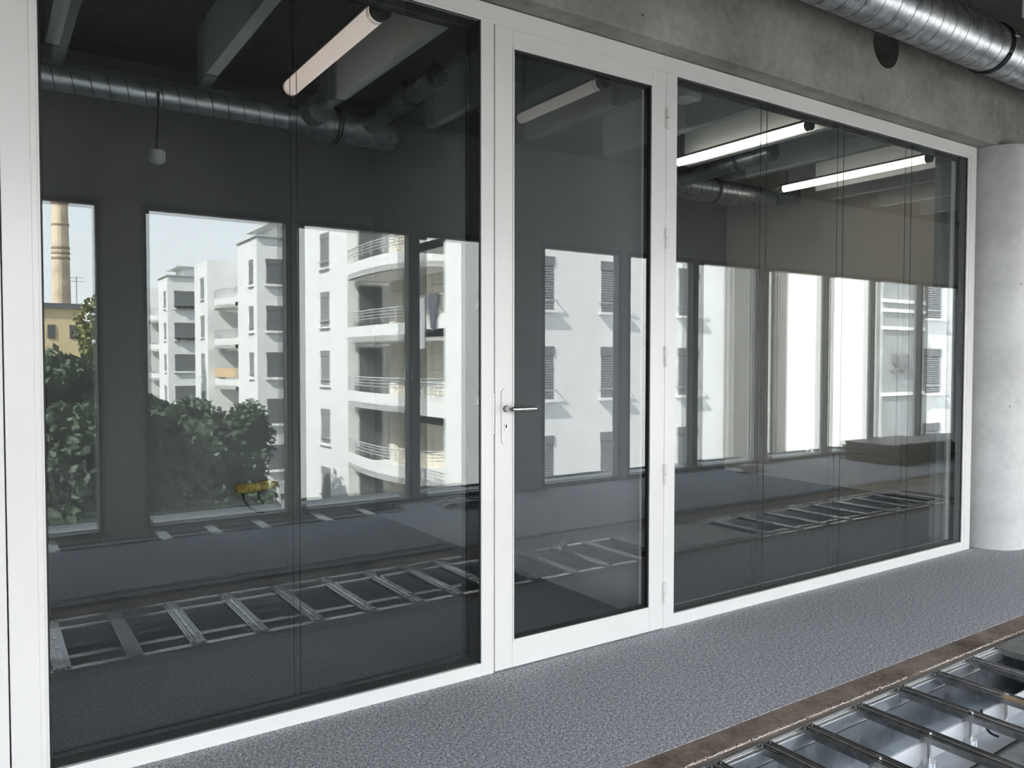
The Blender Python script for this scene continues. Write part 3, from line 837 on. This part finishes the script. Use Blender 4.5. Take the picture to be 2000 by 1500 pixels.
# crumpled film bundle
random.seed(3)
def film(x, y, s, label):
    vs, fs = [], []
    nu, nv = 16, 8
    for i in range(nu):
        for j in range(nv + 1):
            a, b_ = 2 * PI * i / nu, PI / 2 * j / nv
            r = s * random.uniform(0.8, 1.15)
            vs.append((x + r * 1.6 * math.cos(a) * math.cos(b_), y + r * 0.8 * math.sin(a) * math.cos(b_), r * 0.55 * math.sin(b_) + 0.0))
    for i in range(nu):
        for j in range(nv):
            a, b_ = i * (nv + 1) + j, ((i + 1) % nu) * (nv + 1) + j
            fs.append((a, b_, b_ + 1, a + 1))
    obj('film_bundle', MB().add(vs, fs), M['film'], label=label, cat='plastic film')
film(2.75, -2.48, 0.12, 'crumpled clear film bundle on the carpet reflected left of the door')
film(5.7, -2.52, 0.12, 'crumpled clear film bundle on the carpet reflected right of the door')

# ------------------------------------------------------------------ outdoors (metres; y counted away from the glass)
def O(): return MB(1.0, True)
FLH = 2.93
TOPS = [7.53, 4.60, 1.67, -1.26, -4.19, -7.12]
GZ = -10.0
obj('ground', O().box(-60, 220, 4.2, 320, GZ - 0.5, GZ), M['ground'], kind='structure', label='dark yard and street below the white apartment blocks', cat='ground')

_wm = {}
def far_window(par, kind, x, y, ztop, w_, h_, dark=False, sill=True):
    """kind F: in a wall that faces us; kind S: in a side wall that faces left."""
    key = (kind, round(w_, 2), round(h_, 2), dark)
    if key not in _wm:
        R = (lambda a0, a1, d0, d1, z0, z1, mb: mb.box(a0, a1, d0, d1, z0, z1)) if kind == 'F' else (lambda a0, a1, d0, d1, z0, z1, mb: mb.box(d0, d1, a0, a1, z0, z1))
        box_ = R(0, w_, -0.03, 0.05, -0.30, 0, O())
        sh = O()
        if dark:
            R(0.03, w_ - 0.03, -0.012, 0.05, -h_, -0.3, sh)
        else:
            nsl = int((h_ - 0.3) / 0.085)
            for k in range(nsl):
                z = -0.3 - k * 0.085
                R(0.03, w_ - 0.03, -0.012, 0.03, z - 0.062, z, sh)
            R(0.03, w_ - 0.03, 0.02, 0.05, -h_, -0.3, sh)
        si = R(-0.10, w_ + 0.10, -0.16, 0.05, -h_ - 0.08, -h_, O())
        rl_ = O()
        R(-0.08, w_ + 0.08, -0.14, -0.11, -h_ + 0.30, -h_ + 0.33, rl_)
        R(-0.08, -0.05, -0.14, 0.0, -h_ + 0.30, -h_ + 0.33, rl_)
        R(w_ + 0.05, w_ + 0.08, -0.14, 0.0, -h_ + 0.30, -h_ + 0.33, rl_)
        _wm[key] = [('window_shutter', sh.mesh('window_shutter', M['shutter'] if not dark else M['dark_glass'])),
                    ('shutter_box', box_.mesh('shutter_box', M['shutter_box'])),
                    ('window_sill', si.mesh('window_sill', M['facade'])),
                    ('window_rail', rl_.mesh('window_rail', M['rail']))]
    first = None
    for nm, me in _wm[key]:
        o = bpy.data.objects.new(nm, me)
        COL.objects.link(o)
        if first is None:
            o.parent = par
            o.matrix_parent_inverse = Matrix.Translation(-Vector(par['_w']))
            o.location = (x, -y, ztop)
            first = o
        else:
            o.parent = first

def prism_part(name, par, poly, z0, z1, m):
    return obj(name, O().prism([(x, y) for x, y in poly], z0, z1), m, par)

def balcony(par, cxm, y0, y1, depth, zf, curve=True, screen=False):
    """A slab with a solid curved parapet bulging to the left, rails above."""
    nseg = 14
    front = []
    for k in range(nseg + 1):
        t = k / nseg
        y = y1 + (y0 - y1) * t
        if curve:
            if t < 0.5:
                x = cxm - depth * (0.86 + 0.14 * math.sin(PI * t))
            else:
                x = cxm - depth * math.sqrt(max(0.0, 1 - ((t - 0.5) / 0.5) ** 2.6))
        else:
            x = cxm - depth
        front.append((x, y))
    back = [(cxm, y0), (cxm, y1)]
    ring = front + back
    a = O()
    a.prism([(x, y) for x, y in ring][::-1], zf - 0.25, zf)
    for k in range(nseg):
        (xa, ya), (xb, yb) = front[k], front[k + 1]
        a.add([(xa, ya, zf - 0.25), (xb, yb, zf - 0.25), (xb, yb, zf + 0.46), (xa, ya, zf + 0.46), (xa + 0.12, ya, zf - 0.25), (xb + 0.12, yb, zf - 0.25), (xb + 0.12, yb, zf + 0.46), (xa + 0.12, ya, zf + 0.46)],
              [(0, 1, 2, 3), (7, 6, 5, 4), (3, 2, 6, 7), (0, 4, 5, 1)])
    xa, ya = front[-1]
    a.box(xa, cxm, ya - 0.10, ya, zf - 0.25, zf + 0.46)
    o = obj('balcony', a, M['facade'], par)
    r_ = O()
    for dz in (0.75, 0.88, 1.01, 1.12):
        r_.tube([(x + 0.05, y, zf + dz) for x, y in front] + [(cxm, front[-1][1] - 0.05, zf + dz)], 0.018 if dz < 1.1 else 0.028, 5)
    for k in range(0, nseg + 1, 2):
        x, y = front[k]
        r_.box(x + 0.03, x + 0.06, y - 0.02, y + 0.02, zf + 0.6, zf + 1.12)
    obj('balcony_rail', r_, M['rail'], o)
    if screen:
        s_ = O()
        for k in range(nseg):
            (xa, ya), (xb, yb) = front[k], front[k + 1]
            s_.add([(xa + 0.02, ya, zf + 0.6), (xb + 0.02, yb, zf + 0.6), (xb + 0.02, yb, zf + 1.25), (xa + 0.02, ya, zf + 1.25)], [(0, 1, 2, 3)])
        obj('straw_screen', s_, M['straw'], o, label='straw balcony screen')
    return o

RZ = 8.85
# nearest block: facade parallel to ours at y=18.2, its left corner at x=12.3
b1 = empty('apartment_block', (16, 20, GZ), 'nearest white apartment block with shuttered windows reflected through the door', 'building', K=1, flip=True)
prism_part('wall', b1, [(12.3, 18.2), (23.93, 18.2), (23.93, 32.3), (16.4, 32.3), (16.4, 19.45), (12.3, 19.45)][::1], GZ, RZ + 3, M['facade'])
for zt in TOPS[:5]:
    for x in (12.78, 14.55, 17.65, 21.40):
        far_window(b1, 'F', x, 18.2, zt, 1.12, 1.75, dark=False)
# side recess with stone panels behind the balconies
pn = O()
for k, zt in enumerate(TOPS):
    z0 = zt - 2.35
    for j in range(6):
        for i in range(4):
            pn.box(16.32, 16.38, 19.6 + j * 2.05, 21.6 + j * 2.05, z0 + i * 0.73, z0 + i * 0.73 + 0.70)
for z_ in TOPS[:4]:
    for (ya, yb) in ((22.3, 23.6), (24.8, 26.0), (28.9, 29.9)):
        obj('balcony_window', O().box(16.24, 16.31, ya, yb, z_ - 2.0, z_ - 0.1), M['dark_glass'], b1)
obj('stone_panel', pn, M['stone'], b1, kind='stuff')
for z_ in TOPS[:5]:
    o = balcony(b1, 16.3, 19.5, 21.9, 3.8, z_ - 2.35, curve=False)
    balcony(b1, 16.3, 24.9, 32.5, 2.25, z_ - 2.35)
    obj('balcony_door', O().box(14.95, 16.1, 32.50, 32.58, z_ - 2.3, z_ + 0.1), M['shutter'], b1)
bk = O()
for k in range(8):
    x = 12.42; y = 20.1 + k * 0.085
    bk.box(x - 0.03 - 0.01 * (k % 2), x + 0.05, y, y + 0.09, 2.25 + 1.15 - 1.25 * math.sin(PI * (k + 0.8) / 9), 2.25 + 1.16)
obj('blanket', bk, M['cloth'], label='grey blanket hanging over a balcony rail of the nearest block', cat='blanket')
obj('bed_sheet', O().box(12.40, 12.46, 21.0, 21.3, 1.6, 3.3), M['cloth_white'], label='white sheet hanging beside the blanket on the balcony', cat='sheet')
# second block
b2_ = empty('apartment_block', (17, 36, GZ), 'white apartment block with narrow windows left of the curved balconies', 'building', K=1, flip=True)
prism_part('wall', b2_, [(14.4, 32.6), (20, 32.6), (20, 41.0), (14.4, 41.0)], GZ, 9.9, M['facade'])
for zt in TOPS:
    far_window(b2_, 'S', 14.4, 34.9, zt, 1.25, 1.75, dark=False)
prism_part('roof_slab', b2_, [(14.2, 32.4), (20.2, 32.4), (20.2, 41.2), (14.2, 41.2)], 9.9, 10.05, M['sill_alu'])
# third block: corner at (14.4, 47.2)
def stepped_block(y0, label, setback=True, straw=False, y_next=None):
    b = empty('apartment_block', (16, y0 + 3, GZ), label, 'building', K=1, flip=True)
    x0 = 14.4
    prism_part('wall', b, [(x0, y0), (24, y0), (24, y0 + 14), (17.2, y0 + 14), (17.2, y0 + 4.4), (x0, y0 + 4.4)], GZ, RZ, M['facade'])
    prism_part('roof_slab', b, [(x0 - 0.15, y0 - 0.15), (24.1, y0 - 0.15), (24.1, y0 + 4.5), (x0 - 0.15, y0 + 4.5)], RZ, RZ + 0.12, M['sill_alu'])
    prism_part('penthouse', b, [(16.2, y0 + 1.5), (24, y0 + 1.5), (24, y0 + 5.5), (16.2, y0 + 5.5)], RZ, RZ + 1.0, M['facade'])
    prism_part('penthouse_roof', b, [(15.4, y0 + 1.0), (24, y0 + 1.0), (24, y0 + 6), (15.4, y0 + 6)], RZ + 1.0, RZ + 1.1, M['sill_alu'])
    for zt in TOPS[:5]:
        far_window(b, 'F', x0 + 0.55, y0, zt, 1.95, 1.65)
        far_window(b, 'F', x0 + 4.2, y0, zt, 1.95, 1.65)
        far_window(b, 'S', x0, y0 + 0.75, zt, 1.0, 1.65)
    for q, zt in enumerate(TOPS[:5]):
        obj('balcony_door', O().box(17.12, 17.19, y0 + 8.6, y0 + 12.6, zt - 2.3, zt), M['dark_glass'], b)
        balcony(b, 17.1, y0 + 7.4, y0 + 12.8, 2.6, zt - 2.35, screen=(straw and q == 2))
        balcony(b, 17.1, y0 + 4.5, y0 + 6.6, 2.3, zt - 2.35, curve=False)
    prism_part('far_wing', b, [(14.4, y0 + 12.9), (17.2, y0 + 12.9), (17.2, y0 + 17.2), (14.4, y0 + 17.2)], GZ, RZ - 0.1, M['facade'])
    for zt in TOPS[:5]:
        far_window(b, 'S', 14.4, y0 + 13.9, zt, 1.2, 1.7, dark=True)
    return b
stepped_block(47.2, 'white apartment block with wide shuttered windows and a straw balcony screen', straw=True)
stepped_block(75.4, 'more distant white apartment block with flower boxes behind the tree')
stepped_block(103.5, 'farthest white apartment block at the end of the reflected row')
fb = O()
b3b = [o for o in COL.objects if o.get('label') == 'more distant white apartment block with flower boxes behind the tree'][0]
for k in range(46):
    x = 15.0 + random.random() * 1.8
    fb.box(x, x + 0.08, 75.1, 75.25, 5.80 + random.uniform(0, 0.3), 6.15)
    fb.box(x, x + 0.08, 75.1, 75.25, 2.88 + random.uniform(0, 0.3), 3.2)
obj('flower_box', fb, M['leaf'], b3b, kind='stuff')
# block on the right: sunlit side wall, facade at y=14
b4 = empty('apartment_block', (32, 15, GZ), 'projecting apartment block with bright sunlit side wall at the right panes', 'building', K=1, flip=True)
prism_part('wall', b4, [(27.3, 14.0), (60, 14.0), (60, 24), (27.35, 24)], GZ, 12, M['facade'])
for zt in TOPS[:5]:
    for x in (33.6, 36.9, 30.5):
        far_window(b4, 'F', x, 14.0, zt, 1.3, 1.75)
bay = O().box(27.42, 30.35, 13.86, 13.98, GZ, 11.5)
obj('stair_bay', bay, M['bay'], b4, label='grey glazed bay beside the sunlit wall')
bd_ = O()
for z in (3.35, 3.0, 2.35, -0.1):
    bd_.box(27.42, 30.35, 13.80, 13.86, z, z + 0.12)
obj('bay_band', bd_, M['facade'], b4)
tx = bpy.data.curves.new('sign_letters', 'FONT')
tx.body = 'SG'
tx.size = 1.0
tx.extrude = 0.02
tmp = bpy.data.objects.new('sign_source', tx)
COL.objects.link(tmp)
bpy.context.view_layer.update()
sign_me = bpy.data.meshes.new_from_object(tmp.evaluated_get(bpy.context.evaluated_depsgraph_get()))
bpy.data.objects.remove(tmp)
sign_me.materials.clear()
sign_me.materials.append(M['sign'])
txo = bpy.data.objects.new('sign_letters', sign_me)
COL.objects.link(txo)
txo.rotation_euler = (PI / 2, 0, 0)
txo.location = (28.0, -13.80, 0.75)
txo.parent = b4
txo.matrix_parent_inverse = Matrix.Translation(-Vector(b4['_w']))
b5 = empty('shaded_recess', (25.9, 17.6, GZ), 'ribbed facade recess, its shade painted in dark grey, between the nearest block and the sunlit wall', 'building', K=1, flip=True)
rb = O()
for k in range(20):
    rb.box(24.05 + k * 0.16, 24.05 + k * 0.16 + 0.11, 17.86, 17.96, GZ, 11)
obj('ribbed_cladding', rb, M['recess_shade'], b5, kind='stuff')
obj('wall', O().box(23.97, 27.26, 17.96, 18.19, GZ, 11), M['recess_shade'], b5)
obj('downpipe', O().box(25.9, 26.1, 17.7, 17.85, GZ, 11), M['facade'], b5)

# chimney and low houses far off
ch = empty('factory_chimney', (10.8, 140, GZ), 'tall pale brick factory chimney rising behind the trees', 'chimney', K=1, flip=True)
obj('stack', O().tube([(10.8, 140, z) for z in (GZ, 0, 6, 12, 18, 24, 28)], 1.45, 16, taper=[1.12, 1.0, 0.96, 0.9, 0.84, 0.78, 0.74]), M['brick'], ch)
for z, r_ in ((25.4, 1.2), (22.0, 1.2), (18.4, 1.26), (17.6, 1.27), (16.8, 1.28)):
    obj('iron_band', O().tube([(10.8, 140, z), (10.8, 140, z + 0.3)], r_ + 0.05, 16), M['band'], ch)
hb = empty('ochre_house', (9.5, 122, GZ), 'ochre house with flat dark roof beside the chimney', 'house', K=1, flip=True)
obj('wall', O().box(4, 11.9, 120, 130, GZ, 8.0), M['ochre'], hb)
obj('roof', O().box(3.6, 12.6, 119.6, 130.4, 8.0, 8.7), M['shutter'], hb)
for x in (5.2, 7.6, 10.2):
    obj('window', O().box(x, x + 0.9, 119.9, 120.0, 4.0, 5.8), M['dark_glass'], hb)
obj('antenna', O().tube([(11.2, 121, 8.7), (11.2, 121, 12.6)], 0.05, 5).box(10.2, 12.2, 120.95, 121.05, 11.8, 11.86).box(10.5, 11.9, 120.95, 121.05, 12.3, 12.36), M['shutter'], hb)

# trees
def tree(x, y, ztop, zbot, rx, m, label, nclump=60, nleaf=170, seed=1, trunk=True, leaf=0.17):
    rnd = random.Random(seed)
    t = empty('tree', (x, y, GZ), label, 'tree', K=1, flip=True)
    vs, fs = [], []
    zc, hz = (ztop + zbot) / 2, (ztop - zbot) / 2
    for c in range(nclump):
        while True:
            p = Vector((rnd.uniform(-1, 1), rnd.uniform(-1, 1), rnd.uniform(-1, 1)))
            if p.length < 1: break
        p = p * (0.55 + 0.4 * rnd.random()) / max(p.length, 0.35) * p.length ** 0.35
        cc = Vector((x + p.x * rx * 0.85, y + p.y * rx * 0.85, zc + p.z * hz * 0.88))
        cr = rx * rnd.uniform(0.18, 0.34)
        for l in range(nleaf):
            d = Vector((rnd.gauss(0, 1), rnd.gauss(0, 1), rnd.gauss(0, 1))).normalized() * cr * rnd.uniform(0.5, 1.05)
            q = cc + d
            a = Vector((rnd.gauss(0, 1), rnd.gauss(0, 1), rnd.gauss(0, 1))).normalized() * leaf
            b_ = a.cross(Vector((rnd.gauss(0, 1), rnd.gauss(0, 1), rnd.gauss(0, 1)))).normalized() * leaf * 0.55
            n_ = len(vs)
            vs += [tuple(q - a), tuple(q + b_), tuple(q + a), tuple(q - b_)]
            fs.append((n_, n_ + 1, n_ + 2, n_ + 3))
    obj('foliage', O().add(vs, fs), m, t, kind='stuff')
    obj('trunk', O().tube([(x, y, GZ), (x + 0.1, y, zbot), (x, y, zc)], 0.35, 10, taper=[1, 0.7, 0.3]), M['bark'], t, smooth=True)
    return t
tree(8.9, 33.6, 0.8, -9.0, 2.8, M['leaf'], 'dark green tree in front of the white blocks in the second window', 80, 190, 2)
tree(5.7, 28.3, 0.9, -8.0, 2.0, M['leaf'], 'dark tree crown at the left edge of the second window', 60, 170, 5)
tree(1.6, 25.5, 2.6, -5.5, 2.3, M['leaf'], 'tall dark tree in the first window at the left', 80, 190, 3)
tree(2.5, 20.2, 0.7, -5.2, 1.5, M['leaf'], 'lower leafy tree with lighter crown in the first window', 60, 170, 4)
tree(7.4, 60.0, 7.2, -4.0, 2.2, M['leaf_light'], 'sunlit yellow green tree behind the dark one in the first window', 50, 120, 6)
